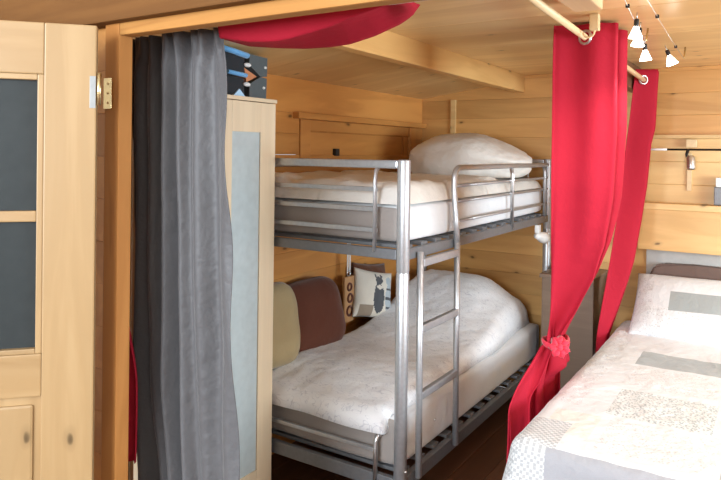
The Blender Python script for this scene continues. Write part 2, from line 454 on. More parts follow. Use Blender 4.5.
dpart('glazing_bead', bm, 'door_z')
bm = B(); box(bm, (.168, .006, 1.465), (.632, .036, 1.497), .004); dpart('muntin', bm, 'door_x')
for z0, z1 in ((1.497, 1.878), (1.095, 1.465)):
    bm = B(); box(bm, (.168, .012, z0), (.632, .018, z1)); dpart('glass_pane', bm, 'pane_dark')
bm = B(); box(bm, (.150, .010, .20), (.65, .024, .955)); box(bm, (.172, .008, .225), (.628, .031, .93), .008); dpart('panel', bm, 'door_z')
hg = B(); box(hg, (.009, T1 - .003, 1.80), (.026, T1 + .0015, 1.895), .001); dh = dpart('hinge', hg, 'hinge_grey')
hb = B(); lathe(hb, (.0, T1 - .002, 1.81), (0, 0, 1), [(0, 0), (.0065, 0), (.0065, .095), (0, .095)], 12); dpart('knuckle', hb, 'brass', dh)
hb = B(); box(hb, (-.466, -1.130, 1.806), (-.428, -1.1255, 1.903), .001)
for zz in (1.825, 1.855, 1.885): lathe(hb, (-.445, -1.130, zz), (0, -1, 0), [(.005, 0), (.004, .0015), (0, .002)], 8)
o = obj('hinge_plate', hb, 'brass'); o['kind'] = 'structure'; o['label'] = 'brass hinge leaf on the orange jamb'

# ------------------------------------------------------------------ wooden hatch in the left wall
t = thing('wall_hatch', (-1.0, 1.2, 1.66), 'orange wooden hatch recessed in the left wall above the upper bunk', 'hatch')
bm = B(); box(bm, (-1.03, .50, 1.868), (-.955, 2.098, 1.905), .006); obj('head_board', bm, 'pine_left', t)
for y0, y1 in ((.565, .66), (1.90, 1.985)):
    bm = B(); box(bm, (-1.03, y0, 1.64), (-.992, y1, 1.868), .004); obj('jamb', bm, 'pine_left', t)
bm = B(); box(bm, (-1.03, .66, 1.66), (-1.012, 1.90, 1.868), .002); obj('panel', bm, 'pine_left', t)
bm = B(); box(bm, (-1.012, .66, 1.795), (-1.002, 1.90, 1.805), .001); box(bm, (-1.012, 1.80, 1.66), (-1.002, 1.815, 1.80), .001); obj('moulding', bm, 'casing_z', t)
bm = B(); box(bm, (-1.012, .915, 1.655), (-.985, .955, 1.70), .004); obj('latch', bm, 'black', t)

# ------------------------------------------------------------------ cabinet with frosted doors
t = thing('cabinet', (-.84, -.43, 0), 'tall pale birch cabinet with a frosted glass door beside the grey curtain', 'cabinet')
bm = B()
box(bm, (-.995, -.83, .0), (-.702, -.812, 1.905), .002); box(bm, (-.995, -.048, .0), (-.702, -.03, 1.905), .002)
box(bm, (-.995, -.812, 0), (-.985, -.048, 1.905)); box(bm, (-.985, -.812, 0), (-.705, -.048, .08)); obj('carcass', bm, 'birch', t)
bm = B(); box(bm, (-.997, -.834, 1.905), (-.676, -.026, 1.923), .003); obj('top_board', bm, 'birch_x', t)
for k, (y0, y1) in enumerate(((-.828, -.432), (-.428, -.032))):
    d = B()
    box(d, (-.701, y0, .08), (-.681, y0 + .105, 1.902), .002); box(d, (-.701, y1 - .105, .08), (-.681, y1, 1.902), .002)
    box(d, (-.701, y0 + .105, 1.765), (-.681, y1 - .105, 1.902), .002); box(d, (-.701, y0 + .105, .08), (-.681, y1 - .105, .20), .002)
    do = obj('door', d, 'birch', t)
    g = B(); box(g, (-.694, y0 + .105, .20), (-.688, y1 - .105, 1.765)); obj('glass_pane', g, 'frost', do)
for zz in (.5, .95, 1.4):
    bm = B(); box(bm, (-.985, -.81, zz), (-.71, -.05, zz + .018)); obj('shelf', bm, 'birch_x', t)

# folded vest on the cabinet
t = thing('folded_vest', (-.80, -.2, 1.924), 'dark grey and light blue folded padded vests lying on top of the cabinet', 'vest')
bm = B()
for z0, z1, y0 in ((2.045, 2.165, -.36), (1.928, 2.035, -.36)):
    box(bm, (-.93, y0, z0), (-.705, -.215, z1), .022)
obj('padded_body', bm, 'felt_black', t, smooth=True)
bm = B()
prism(bm, [(-.19, 1.925), (-.075, 1.925), (-.07, 2.045), (-.115, 2.05), (-.19, 2.0)], -.90, -.705, 'X')
prism(bm, [(-.115, 2.052), (-.07, 2.057), (-.068, 2.165), (-.19, 2.172), (-.195, 2.11)], -.90, -.705, 'X')
obj('stiff_flap', bm, 'felt', t)
for y, z in ((-.083, 2.108), (-.093, 1.988)):
    bm = B(); lathe(bm, (-.705, y, z), (1, 0, 0), [(.008, 0), (.007, .004), (0, .005)], 12); obj('button', bm, 'white_plastic', t)
bm = B(); tube(bm, [(-.702, -.37, 2.176), (-.70, -.30, 2.168), (-.70, -.212, 2.156)], .016, 10); tube(bm, [(-.70, -.34, 2.052), (-.70, -.22, 2.044)], .012, 10)
obj('blue_trim', bm, 'sky_blue', t)
bm = B(); prism(bm, [(-.30, 1.925), (-.225, 1.925), (-.262, 1.965)], -.71, -.698, 'X'); obj('blue_tab', bm, 'pale_blue', t)
for y, z in ((-.212, 2.105), (-.215, 1.995)):
    bm = B(); bmesh.ops.create_uvsphere(bm, u_segments=14, v_segments=8, radius=1, matrix=Matrix.Translation((-.70, y, z)) @ Matrix.Diagonal((.012, .023, .013, 1)))
    obj('toggle', bm, 'white_plastic', t, smooth=True)
bm = B(); prism(bm, [(-.215, 2.09), (-.13, 2.05), (-.20, 2.01)], -.80, -.715, 'X'); obj('orange_lining', bm, 'skin_wood', t)

vest = t
for ch in vest.children: ch.scale = (1, 1, .80)

# ------------------------------------------------------------------ curtains
def tri(s):
    return -math.cos(PI * s)

# grey curtain behind the jamb
bm = B()
def grey(u, v):
    z = lerp(2.078, .03, v)
    xl = lerp(-.64, -.605, v) + .055 * sst(.55, .85, v); xr = lerp(-.175, -.055, v ** .9)
    wv = u ** 1.05
    x = lerp(xl, xr, wv)
    amp = .028 * (1 - .75 * sst(.55, .75, u)) * (.6 + .4 * v)
    y = -.895 + amp * math.sin(u * 2 * PI * 6.2 + .5 * math.sin(v * 3)) + .015 * math.sin(u * 23 + v * 2)
    y += .03 * math.exp(-((u - .60) / .05) ** 2) * -1
    y += .012 * nz((u * 5, v * 6, 0), 1, 3) + .012 * sst(.9, 1, u) * math.sin(v * 22)
    x += .006 * nz((u * 3, v * 5, 1), 1, 5)
    if v < .06: y += .014 * math.sin(u * 60) * (1 - v / .06)
    return (x, y, z)
sheet(bm, grey, 150, 90)
t = tag(obj('grey_curtain', bm, 'grey_cloth', solid=.003), 'long dark grey curtain hanging just inside the doorway jamb', 'curtain')
bm = B(); tube(bm, [(-.66, -.895, 2.092), (.70, -.895, 2.092)], .011, 12)
tag(obj('doorway_rod', bm, 'steel'), 'thin rod behind the doorway head carrying the grey curtain', 'rod')

# red curtain pulled aside over the doorway head : sagging swag, its tail falling behind the grey curtain
swb = [(-.60, -.45, 2.14), (-.607, -.45, 2.138), (-.469, -.45, 2.102), (-.312, -.45, 2.083), (-.189, -.45, 2.072), (-.073, -.45, 2.069), (.016, -.45, 2.073), (.122, -.45, 2.094), (.224, -.45, 2.126), (.27, -.45, 2.150), (.300, -.45, 2.185)]
swf = [(-.42, 2.05), (-.148, 2.036), (-.042, 2.015), (.058, 2.007), (.115, 2.009), (.189, 2.020), (.26, 2.031), (.327, 2.05), (.393, 2.063), (.500, 2.085)]
def swag(u, v):
    # a front flap, then the underside running back to the hem
    xf = lerp(-.165, .50, u); zf = interp(swf, xf)
    i = u * (len(swb) - 1); i0 = min(int(i), len(swb) - 2); hem = Vector(swb[i0]).lerp(Vector(swb[i0 + 1]), i - i0)
    hem = Vector((lerp(-.50, .30, u), -.45, interp([(a[0], a[2]) for a in swb[1:]], lerp(-.50, .30, u))))
    fr = Vector((xf, -.925, zf))
    if v < .35: return Vector((xf, lerp(-.94, -.925, v / .35), lerp(2.10, zf, v / .35)))
    k = (v - .35) / .65
    p = fr.lerp(hem, k); p.z += .05 * math.sin(PI * k) * sst(-.1, .2, xf) * sst(.5, .4, xf)
    return p
bm = B()
sheet(bm, swag, 60, 30)
def tail(u, v):
    z = lerp(2.035, .62, v); return (lerp(-.60, lerp(-.53, -.478, sst(.62, .82, v)), u), -.985 + .012 * math.sin(u * 16) + .006 * math.sin(v * 9), z)
bt = B(); sheet(bt, tail, 30, 40)
tag(obj('red_curtain', bt, 'red', solid=.003), 'narrow edge of a red curtain showing between the door jamb and the grey curtain', 'curtain')
tag(obj('red_curtain', bm, 'red', solid=.003), 'red cloth curtain sagging in a swag under the head of the doorway', 'curtain')

# near red curtain on the pale rod
RX = .645
def rod_z(y): return 2.176 - .027 * (y - .315)
NP = 4
def top_xy(s): return (RX + .122 * tri(s), .34 + .092 * s + .016 * math.sin(2 * PI * s) + .008 * math.sin(2 * PI * s * 2.7 + 1))
wtab = [(0, .14), (.84, .13), (.90, .24), (1.0, .46), (1.15, .72), (1.3, .86), (1.5, .95), (1.8, 1.0), (2.23, 1.0)]
tie = Vector((.505, .52, .84))
bm = B()
def near_c(u, v):
    s = u * NP
    tx, ty = top_xy(s)
    z = lerp(2.215, .03, v)
    if v < .01: z = 2.228
    cx, cy = .52, .345                                # the left edge of the first panel hangs straight
    w = interp(wtab, z)
    lx = lerp(tie.x - .03, cx, sst(.84, 1.6, z)); ly = lerp(tie.y - .04, cy, sst(.84, 1.6, z))
    if z >= .84:
        x = lx + (tx - cx) * w; y = ly + (ty - cy) * lerp(.35, 1, sst(.9, 1.5, z))
    else:
        k = (.84 - z) / .84
        x0 = lx + (tx - cx) * .12; y0 = ly + (ty - cy) * .35
        # the tail flares along the bed
        kk = sst(-.08, .30, k)
        xb = .405 + .026 * s + .022 * tri(s * 1.0); yb = .20 + .17 * s
        if z < .70: xb = lerp(xb, min(xb, .43), sst(.70, .62, z))
        x = lerp(x0, xb, kk); y = lerp(y0, yb, kk)
    cr = sst(1.5, .9, z) if False else 1 - sst(.9, 1.6, z)
    x += .014 * cr * math.sin(s * 7 + 1.5 * z) + .010 * cr * nz((s * 3, z * 3, 0), 1, 2); y += .026 * cr * math.sin(s * 9 + z * 2)
    x += .006 * nz((s * 1.5, z * 2.5, 3), 1, 4)
    return (x, y, z)
sheet(bm, near_c, 120, 110)
t = thing('red_curtain', (RX, .52, 0), 'red eyelet curtain in the foreground, knotted at its waist by the double bed', 'curtain')
obj('drape', bm, 'red', t, solid=.003)
for k in range(NP):
    s = k + .5; x, y = top_xy(s); d = 1e-3; x2, y2 = top_xy(s + d)
    tan = Vector((x2 - x, y2 - y, 0)).normalized(); nn = Vector((tan.y, -tan.x, 0))
    bm = B(); torus(bm, (x, y, rod_z(y)), nn, .027, .0065); obj('eyelet', bm, 'steel', t)
# flower tie
t = thing('curtain_tie', tie, 'pink red ribbon flower tie cinching the near red curtain', 'curtain tie')
bm = B(); c = Vector((.504, .515, .84)); ring = []
pts = [c + Vector((.052 * math.cos(a), .085 * math.sin(a), .006 * math.sin(2 * a))) for a in [2 * PI * i / 24 for i in range(25)]]
tube(bm, pts, .012, 8, cap=False, flat=(.5, 1.4)); obj('band', bm, 'pinkred', t)
fd = Vector((.60, -.80, .08)).normalized(); fu, fw = frame_at(fd)
fc = c + Vector((.045, -.105, .012))
for k in range(7):
    a = 2 * PI * k / 7
    bm = B(); e = fu * math.cos(a) + fw * math.sin(a); e2 = fd.cross(e)
    def petal(u, v, e=e, e2=e2):
        r = lerp(.006, .047, v); wd = .021 * math.sin(PI * min(1, .15 + .8 * v)); q = (u - .5) * 2
        return fc + e * r + e2 * wd * q + fd * (.018 * math.sin(v * PI * .8) - .012 * q * q + .01 * math.sin(q * 4))
    sheet(bm, petal, 6, 6); obj('petal', bm, 'pinkred', t, solid=.003)
bm = B(); bmesh.ops.create_uvsphere(bm, u_segments=12, v_segments=8, radius=.014, matrix=Matrix.Translation(fc + fd * .012)); obj('flower_centre', bm, 'pinkred', t, smooth=True)

# far red curtain by the wall
bm = B()
ltab = [(0, .42), (.63, .445), (.9, .475), (1.3, .515), (1.8, .545), (2.2, .59)]     # left edge x
rtab = [(0, .47), (.60, .49), (.75, .54), (.93, .595), (1.05, .625), (1.3, .655), (1.5, .675), (1.75, .685), (1.85, .708), (2.2, .722)]
def far_c(u, v):
    z = lerp(2.20, .10, v)
    if v > .97: pass
    s = u * 4
    xl, xr = interp(ltab, z), interp(rtab, z)
    x = lerp(xl, xr, .5 + .5 * tri(s) * (.75 + .25 * math.sin(s)))
    y = lerp(1.76, 2.0, u) - .20 * (1 - sst(.7, 1.9, z)) + .012 * nz((s, z * 3, 0), 1, 9)
    return (x, y, z)
sheet(bm, far_c, 90, 80)
t = thing('red_curtain', (.6, 1.9, 0), 'red eyelet curtain at the far end of the rod beside the pine shelf', 'curtain')
obj('drape', bm, 'red', t, solid=.003)
for u in (.125, .375, .625, .875):
    y = lerp(1.76, 2.02, u); bm = B(); torus(bm, (RX, y - .01, rod_z(y)), (.55, -.83, 0), .024, .006, 18, 6); obj('eyelet', bm, 'steel', t)
# rod and its hook
t = thing('curtain_rod', (RX, .9, 2.16), 'pale round wooden curtain rod carrying the two red eyelet curtains', 'curtain rod')
bm = B(); tube(bm, [(RX, -.75, rod_z(-.75)), (RX, 2.095, rod_z(2.095))], .0135, 14); obj('pole', bm, 'rodwood', t)
bm = B(); box(bm, (.695, .24, 2.175), (.73, .275, CE), .004); tube(bm, [(.712, .257, 2.18)] + [(.712 - .022 + .022 * math.cos(a), .257, 2.172 + .022 * math.sin(a)) for a in [-PI * i / 8 for i in range(9)]], .004, 8)
obj('ceiling_hook', bm, 'rodwood', t)

# ------------------------------------------------------------------ bunk bed
t = thing('bunk_bed', (-.475, 1.025, 0), 'silver grey metal bunk bed with a ladder against the left pine wall', 'bunk bed')
W, LN = -.95, 2.05
for px, py in ((0, 0), (W, 0), (0, LN), (W, LN)):
    bm = B(); lathe(bm, (px, py, 0), (0, 0, 1), [(0, 0), (.028, 0), (.028, 1.165), (.0265, 1.168), (.0265, 1.174), (.028, 1.177), (.028, 1.645), (.026, 1.65), (0, 1.65)], 24)
    obj('post', bm, 'silver', t)
for zc, hh in ((1.245, .022), (.262, .03)):
    for x in (0, W):
        bm = B(); box(bm, (x - .015, .027, zc - hh), (x + .015, LN - .027, zc + hh), .004); obj('side_rail', bm, 'greymetal', t)
    for y in (0, LN):
        bm = B(); box(bm, (W + .027, y - .013, zc - hh), (-.027, y + .013, zc + hh), .004); obj('end_rail', bm, 'greymetal', t)
    for k in range(14):
        y = .08 + k * (LN - .16) / 13
        bm = B(); box(bm, (W + .015, y - .03, zc + hh - .004), (-.012, y + .03, zc + hh + .012), .003); obj('slat', bm, 'greymetal', t)
for y in (0, LN):
    bm = B(); box(bm, (W + .026, y - .012, 1.612), (-.026, y + .012, 1.648), .008); obj('top_bar', bm, 'silver', t)
    for zz in (1.52, 1.432, 1.342):
        bm = B(); box(bm, (W + .10, y - .007, zz - .010), (-.13, y + .007, zz + .010), .003); obj('guard_bar', bm, 'silver', t)
    for x in (-.135, W + .135):
        bm = B(); tube(bm, [(x, y + .012, 1.615), (x, y - .006, 1.60), (x, y - .012, 1.56), (x, y - .012, 1.25)], .0125, 10, flat=(.55, 1)); obj('guard_upright', bm, 'silver', t)
    bm = B(); box(bm, (W + .05, y - .007, .378), (-.13, y + .007, .396), .003); obj('guard_bar', bm, 'silver', t)
    bm = B(); tube(bm, [(-.105, y + .02, .452), (-.11, y - .004, .455), (-.115, y - .014, .43), (-.115, y - .014, .245)], .010, 10); obj('guard_hook', bm, 'steel', t)
# long side guard : one bent tube
bm = B()
pts = [(.03, .485, 1.24), (.026, .485, 1.35), (.012, .485, 1.50)] + [tuple(p) for p in arc((.01, .545, 1.555), (0, -1, 0), (0, 0, 1), .055)] + [(.006, 1.2, 1.61), (0, LN - .03, 1.61)]
tube(bm, pts, .0145, 12); obj('guard_loop', bm, 'silver', t)
for zz in (1.522, 1.446, 1.348):
    bm = B(); tube(bm, [(.012, .49, zz), (.002, LN - .03, zz)], .0085, 8); obj('guard_bar', bm, 'silver', t)
bm = B(); tube(bm, [(.006, 1.30, 1.60), (.014, 1.30, 1.56), (.014, 1.30, 1.24)], .012, 10, flat=(1, .5)); obj('guard_upright', bm, 'steel', t)
bm = B(); tube(bm, [(-.0, LN - .10, 1.60), (.008, LN - .10, 1.56), (.008, LN - .10, 1.25)], .010, 10, flat=(1, .5)); obj('guard_upright', bm, 'silver', t)
# wall side guard
bm = B(); tube(bm, [(W, .03, 1.61), (W, LN - .03, 1.61)], .0145, 10); obj('guard_loop', bm, 'silver', t)
# ladder
for y in (.10, .485):
    bm = B(); tube(bm, [(.036, y, .27), (.034, y, .8), (.032, y, 1.25)], .0145, 12); obj('ladder_stile', bm, 'silver', t)
for zz, h in ((1.203, .018), (.915, .017), (.623, .017)):
    bm = B(); box(bm, (.022, .108, zz - h), (.048, .477, zz + h), .006); obj('ladder_rung', bm, 'silver', t)
for y, z in ((.30, .45), (.06, .33)):
    bm = B(); lathe(bm, (.027 if y < .1 else .015, y if y > .1 else .0, z), (1, 0, 0), [(.007, 0), (.006, .004), (0, .005)], 10); obj('bolt', bm, 'steel', t)

# mattresses
def soft_box(bm, lo, hi, r=.04, wr=.006, nx=34, ny=60, nzz=8, seed=0):
    lo, hi = Vector(lo), Vector(hi); c = (lo + hi) / 2; h = (hi - lo) / 2
    bmesh.ops.create_cube(bm, size=2)
    bmesh.ops.subdivide_edges(bm, edges=bm.edges[:], cuts=17, use_grid_fill=True)
    for v in bm.verts:
        p = Vector((v.co.x * h.x, v.co.y * h.y, v.co.z * h.z))
        q = Vector((max(-h.x + r, min(h.x - r, p.x)), max(-h.y + r, min(h.y - r, p.y)), max(-h.z + r, min(h.z - r, p.z))))
        d = p - q
        if d.length > 1e-6: p = q + d.normalized() * r
        p += c
        n = nz(p, 3.5, seed) * wr
        v.co = p + Vector((n, n * .5, n))
    for f in bm.faces:
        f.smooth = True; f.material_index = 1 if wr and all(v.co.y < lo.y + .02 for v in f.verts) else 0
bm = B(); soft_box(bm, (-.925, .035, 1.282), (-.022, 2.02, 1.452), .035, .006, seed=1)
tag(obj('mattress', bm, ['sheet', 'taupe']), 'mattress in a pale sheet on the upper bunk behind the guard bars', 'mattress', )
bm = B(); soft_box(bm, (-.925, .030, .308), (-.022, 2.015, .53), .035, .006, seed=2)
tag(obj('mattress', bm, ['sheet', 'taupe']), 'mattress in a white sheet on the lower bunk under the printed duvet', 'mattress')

# flat duvet of the upper bunk
def quilt_body(bm, x0, x1, y0, y1, zlow, ztop, nx=46, ny=90, edge=.07):
    def top(u, v):
        x, y = lerp(x0, x1, u), lerp(y0, y1, v)
        e = min((x - x0), (x1 - x), (y - y0), (y1 - y))
        k = math.sqrt(max(0, 1 - (1 - min(1, e / edge)) ** 2))
        return Vector((x, y, lerp(zlow, ztop(x, y), k)))
    sheet(bm, top, nx, ny)
    sheet(bm, lambda u, v: Vector((lerp(x0, x1, u), lerp(y0, y1, v), zlow)), 8, 14)
    bmesh.ops.remove_doubles(bm, verts=bm.verts, dist=1e-5)
bm = B()
quilt_body(bm, -.93, -.018, .03, 1.98, 1.455, lambda x, y: 1.545 + .02 * nz((x, y, 0), 5, 1) + .012 * nz((x, y, 0), 12, 2) - .03 * sst(1.1, 1.5, y) + .02 * (x < -.5) * sst(-.5, -.9, x))
tag(obj('duvet', bm, 'gloss_white'), 'thin cream white duvet spread over the upper bunk mattress', 'duvet')

# big bundled pillow at the far end of the upper bunk
bm = B(); bmesh.ops.create_icosphere(bm, subdivisions=5, radius=1)
for v in bm.verts:
    p = v.co.copy(); d = p.normalized()
    sx = math.copysign(abs(d.x) ** .92, d.x); sy = math.copysign(abs(d.y) ** .95, d.y); szz = math.copysign(abs(d.z) ** .95, d.z)
    cre = 1 + .05 * nz(d, 2.2, 4) + .022 * abs(nz((d.x * 2, d.y * 2, d.z * 5), 2.4, 6))
    q = Vector((-.415 + sx * .42 * cre, 1.655 + sy * .31 * cre, 1.615 + szz * .205 * cre * (1.0 - .32 * sst(-.1, 1, sx))))
    q.z = max(q.z, 1.53); v.co = q
for f in bm.faces: f.smooth = True
tag(obj('pillow', bm, 'gloss_white'), 'big plump white pillow heaped at the far end of the upper bunk', 'pillow')

# printed duvet on the lower bunk
def low_top(x, y):
    h = .60 + .006 * nz((x, y, 0), 4, 7) + .004 * nz((x, y * 1.6, 0), 13, 8) - .005 * abs(nz((x * 1.6, y * 2, 0), 16, 3))
    h += .13 * sst(.9, 1.6, y) * (1 - .40 * sst(-.35, -.05, x)) + .10 * sst(1.25, 1.75, y) * (1 - sst(-.45, -.1, x)) 
    h -= .05 * sst(.35, .03, y)
    return h
bm = B()
def low(u, v):
    y = lerp(-.012, 1.95, v)
    xl = -.86 + .06 * sst(1.2, .2, y) * 0 + .02 * nz((0, y, 0), 3, 2); xr = -.045 + .018 * nz((1, y, 0), 3, 5) - .05 * sst(.9, 1.95, y) ** 2 - .04 * sst(.5, 0, y)
    x = lerp(xl, xr, u)
    yy = y - .03 * nz((x, 0, 0), 4, 1) * (1 - v)
    e = min(x - xl, xr - x, (y + .012) * 1.0, 1.95 - y); k = math.sqrt(max(0, 1 - (1 - min(1, e / .07)) ** 2))
    zl = .528 - (.065 if y < .02 else .065 * sst(.05, .02, y))
    return Vector((x, yy, lerp(max(.465, zl), low_top(x, y), k)))
sheet(bm, low, 60, 120)
tag(obj('duvet', bm, 'duvet', solid=.012), 'white duvet with faint grey print on the lower bunk', 'duvet')

# ------------------------------------------------------------------ cushions on the lower bunk
def cushion_bm(w, h, t, seed=0, n=26, face=None, pinch=.07, rnd=.0):
    bm = B()
    for sgn in (1, -1):
        def fn(u, v, sgn=sgn):
            a, c = 2 * u - 1, 2 * v - 1; ra, rc = math.sqrt(1 - rnd * c ** 4), math.sqrt(1 - rnd * a ** 4)
            th = t / 2 * (max(0, 1 - abs(a) ** 3.2) * max(0, 1 - abs(c) ** 3.2)) ** .55
            x = a * w / 2 * (1 - pinch * (1 - c * c)) * ra; y = c * h / 2 * (1 - pinch * (1 - a * a)) * rc
            return Vector((x, sgn * -th - sgn * .006 * nz((a, c, 0), 2.2, seed) * (th > .005), y))
        sheet(bm, fn, n, n, (lambda u, v: face(u, v)) if (face and sgn == 1) else None)
    bmesh.ops.remove_doubles(bm, verts=bm.verts, dist=1e-5)
    return bm
def place(name, bm, mats, loc, rot, label, cat, group=None, **k):
    o = obj(name, bm, mats, **k); o.location = loc; o.rotation_euler = rot
    return tag(o, label, cat, group)
place('cushion', cushion_bm(.32, .43, .17, 1, pinch=0, rnd=.3), 'olive', (-.84, .155, .785), (math.radians(-10), 0, math.radians(80)), 'olive beige cushion beside the cabinet on the lower bunk', 'cushion')
place('cushion', cushion_bm(.46, .41, .17, 2, pinch=0, rnd=.3), 'maroon', (-.875, .53, .755), (math.radians(-14), math.radians(-4), math.radians(78)), 'dark maroon brown cushion leaning on the wall of the lower bunk', 'cushion')
place('cushion', cushion_bm(.36, .34, .11, 3), 'brown', (-.945, 1.27, .775), (math.radians(-10), math.radians(8), math.radians(84)), 'brown cushion half hidden behind the cream animal print cushion', 'cushion')
def animal(u, v):
    # seated long-haired animal: dark body left, paler one right, stone below left
    def el(cx, cy, rx, ry): return ((u - cx) / rx) ** 2 + ((v - cy) / ry) ** 2 < 1
    if el(.56, .80, .10, .09): return 1
    if el(.48, .895, .03, .05) or el(.63, .895, .03, .05): return 1
    if el(.57, .655, .085, .045): return 3
    if el(.55, .42, .15, .33) and v > .08: return 1
    if el(.83, .80, .08, .09): return 2
    if el(.85, .42, .12, .34) and v > .08: return 2 if (int(v * 20) % 4) else 1
    if u < .42 and v < .26 and u > .08: return 4
    return 0
place('cushion', cushion_bm(.33, .31, .10, 4, n=48, face=animal), ['cream', 'ink_dark', 'ink_pale', 'cream', 'ink_taupe'], (-.86, 1.165, .765), (math.radians(-13), math.radians(13), math.radians(72)), 'cream cushion printed with a dark shaggy animal on the lower bunk', 'cushion')

# hanging wooden tag with white straps
t = thing('hanging_plaque', (-.915, .97, .90), 'narrow wooden plaque hanging on white straps from the wall side rail of the upper bunk', 'hanging plaque')
HX = -.915
for y in (.955, .980):
    bm = B(); box(bm, (HX - .002, y - .007, .93), (HX + .002, y + .007, 1.24)); obj('strap', bm, 'white_plastic', t)
bm = B(); torus(bm, (HX, .968, .925), (1, 0, 0), .018, .004, 14, 6); obj('ring', bm, 'steel', t)
bm = B(); box(bm, (HX - .009, .915, .62), (HX + .009, 1.02, .905), .006); obj('plaque', bm, 'tagwood', t)
for y, z, r in ((.965, .84, .03), (.972, .77, .035), (.968, .69, .04)):
    bm = B(); torus(bm, (HX + .010, y, z), (1, 0, 0), r * .7, .008, 14, 6); obj('carving', bm, 'maroon', t)

# white clip lamp under the upper rail
t = thing('clip_lamp', (.02, 1.80, 1.15), 'small white clip lamp under the upper bunk rail next to the red curtain', 'lamp')
bm = B(); lathe(bm, (.02, 1.74, 1.155), (.25, .9, -.2), [(.0, 0), (.018, .005), (.022, .03), (.036, .07), (.038, .11), (.034, .115), (0, .10)], 18); obj('shade', bm, 'white_plastic', t)
bm = B(); box(bm, (.005, 1.76, 1.17), (.035, 1.80, 1.222), .004); obj('clip', bm, 'white_plastic', t)

# ------------------------------------------------------------------ brown chest in the gap
t = thing('bedside_chest', (.30, 1.86, 0), 'plain dark brown chest in the gap between bunk bed and double bed', 'chest')
bm = B(); box(bm, (.075, 1.70, 0), (.395, 2.095, .90), .006); obj('carcass', bm, 'chest', t)
bm = B(); box(bm, (.065, 1.68, .90), (.40, 2.097, .925), .004); obj('top_board', bm, 'chest', t)
# ------------------------------------------------------------------ double bed
BX0, BX1, BY0, BY1, BT = .515, 1.95, -.12, 1.99, .635
t = thing('double_bed', (1.25, .93, 0), 'double bed with a brown padded headboard under the pine shelf', 'bed')
bm = B(); box(bm, (BX0 + .03, BY0 + .04, .10), (BX1, BY1, .34), .01); obj('base', bm, 'chest', t)
for x in (BX0 + .08, BX1 - .08):
    for y in (BY0 + .1, BY1 - .08):
        bm = B(); box(bm, (x - .03, y - .03, 0), (x + .03, y + .03, .10), .004); obj('leg', bm, 'chest', t)
bm = B(); soft_box(bm, (BX0 + .015, BY0 + .02, .34), (BX1, BY1 - .02, BT - .012), .05, 0); obj('mattress', bm, 'sheet', t)
bm = B(); prism(bm, [(.66, .2), (.66, .93), (.685, .99), (.74, 1.012), (.9, 1.018), (1.9, 1.01), (1.95, .97), (1.95, .2)], 2.0, 2.06, 'Y')
bmesh.ops.bevel(bm, geom=[e for e in bm.edges], offset=.012, segments=2, affect='EDGES'); obj('headboard', bm, 'leather', t)

PX = [(.745, 1.125)]
def patch(x, y, side):
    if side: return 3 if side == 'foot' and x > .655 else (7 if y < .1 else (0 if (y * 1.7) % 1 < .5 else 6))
    if y < .14 and x < .68: return 7
    if y < -.04: return 0
    if .745 < x < 1.125 and 1.05 < y < 1.30: return 2
    if .765 < x < 1.145 and .32 < y < .655: return 4
    if .745 < x < 1.125 and .72 < y < 1.03: return 5
    if .80 < x < 1.17 and -.03 < y < .29: return 5
    if .585 < x < .76 and .02 < y < .27: return 1
    if x < .645 and .35 < y: return 6
    if x > 1.19: 
        k = int((y + .1) / .36) % 4
        return (2, 5, 4, 0)[k] if x < 1.6 else (5, 0, 6, 2)[k]
    return 0
QM = ['q_white', 'q_cream', 'q_grey', 'q_pale', 'q_speck', 'q_faint', 'q_flower', 'q_weave']
bm = B()
R0 = .055; DROP = .42
qx0, qx1, qy0, qy1 = BX0 - DROP, BX1 + .02, BY0 - DROP, 1.93
def qpos(px, py):
    cx = max(px, BX0 + R0); cy = max(py, BY0 + R0)
    ex, ey = px - cx, py - cy; d = math.hypot(ex, ey)
    z = BT + .006 * nz((px, py, 0), 5, 1) + .004 * nz((px, py, 0), 16, 2) + .025 * sst(1.35, 1.75, py) * .3
    if d < 1e-6: return Vector((px, py, z))
    n = Vector((ex / d, ey / d, 0)); a = d / R0
    if a < PI / 2:
        return Vector((cx, cy, z)) + n * R0 * math.sin(a) - Vector((0, 0, R0 * (1 - math.cos(a))))
    l = d - R0 * PI / 2
    fl = (.10 + .22 * sst(.1, .6, n.x * -1)) * l + .02 * l * math.sin(8 * math.atan2(ey, ex)) + .018 * math.sin((px if abs(n.y) > .9 else py) * 14) * min(1, l * 6)
    if abs(n.y) > .9: fl += -.0
    return Vector((cx, cy, z)) + n * (R0 + fl) - Vector((0, 0, R0 + l))
NX, NY = 118, 150
def qf(u, v): return qpos(lerp(qx0, qx1, u), lerp(qy0, qy1, v))
def qm(u, v):
    px, py = lerp(qx0, qx1, u), lerp(qy0, qy1, v)
    if py < BY0 + .03 and px > BX0 + .05: return patch(px, py, 'foot')
    if px < BX0 - .02: return patch(px, py, 'side')
    return patch(px, py, None)
sheet(bm, qf, NX, NY, qm)
tag(obj('quilt', bm, QM, solid=.014), 'white and grey patchwork quilt covering the double bed', 'quilt')

def pil(u, v):
    if .26 < u < .82 and .33 < v < .64: return 2
    if u < .13 or u > .87 or v < .12 or v > .92: return 6
    if v < .38: return 5
    return 0
pb = cushion_bm(.76, .46, .17, 5, n=60, face=pil, pinch=.03)
for v in pb.verts:      # frilled edge
    pass
place('pillow', pb, QM, (.985, 1.79, .79), (math.radians(-48), 0, 0), 'white patchwork pillow with a grey rectangle propped on the double bed', 'pillow')

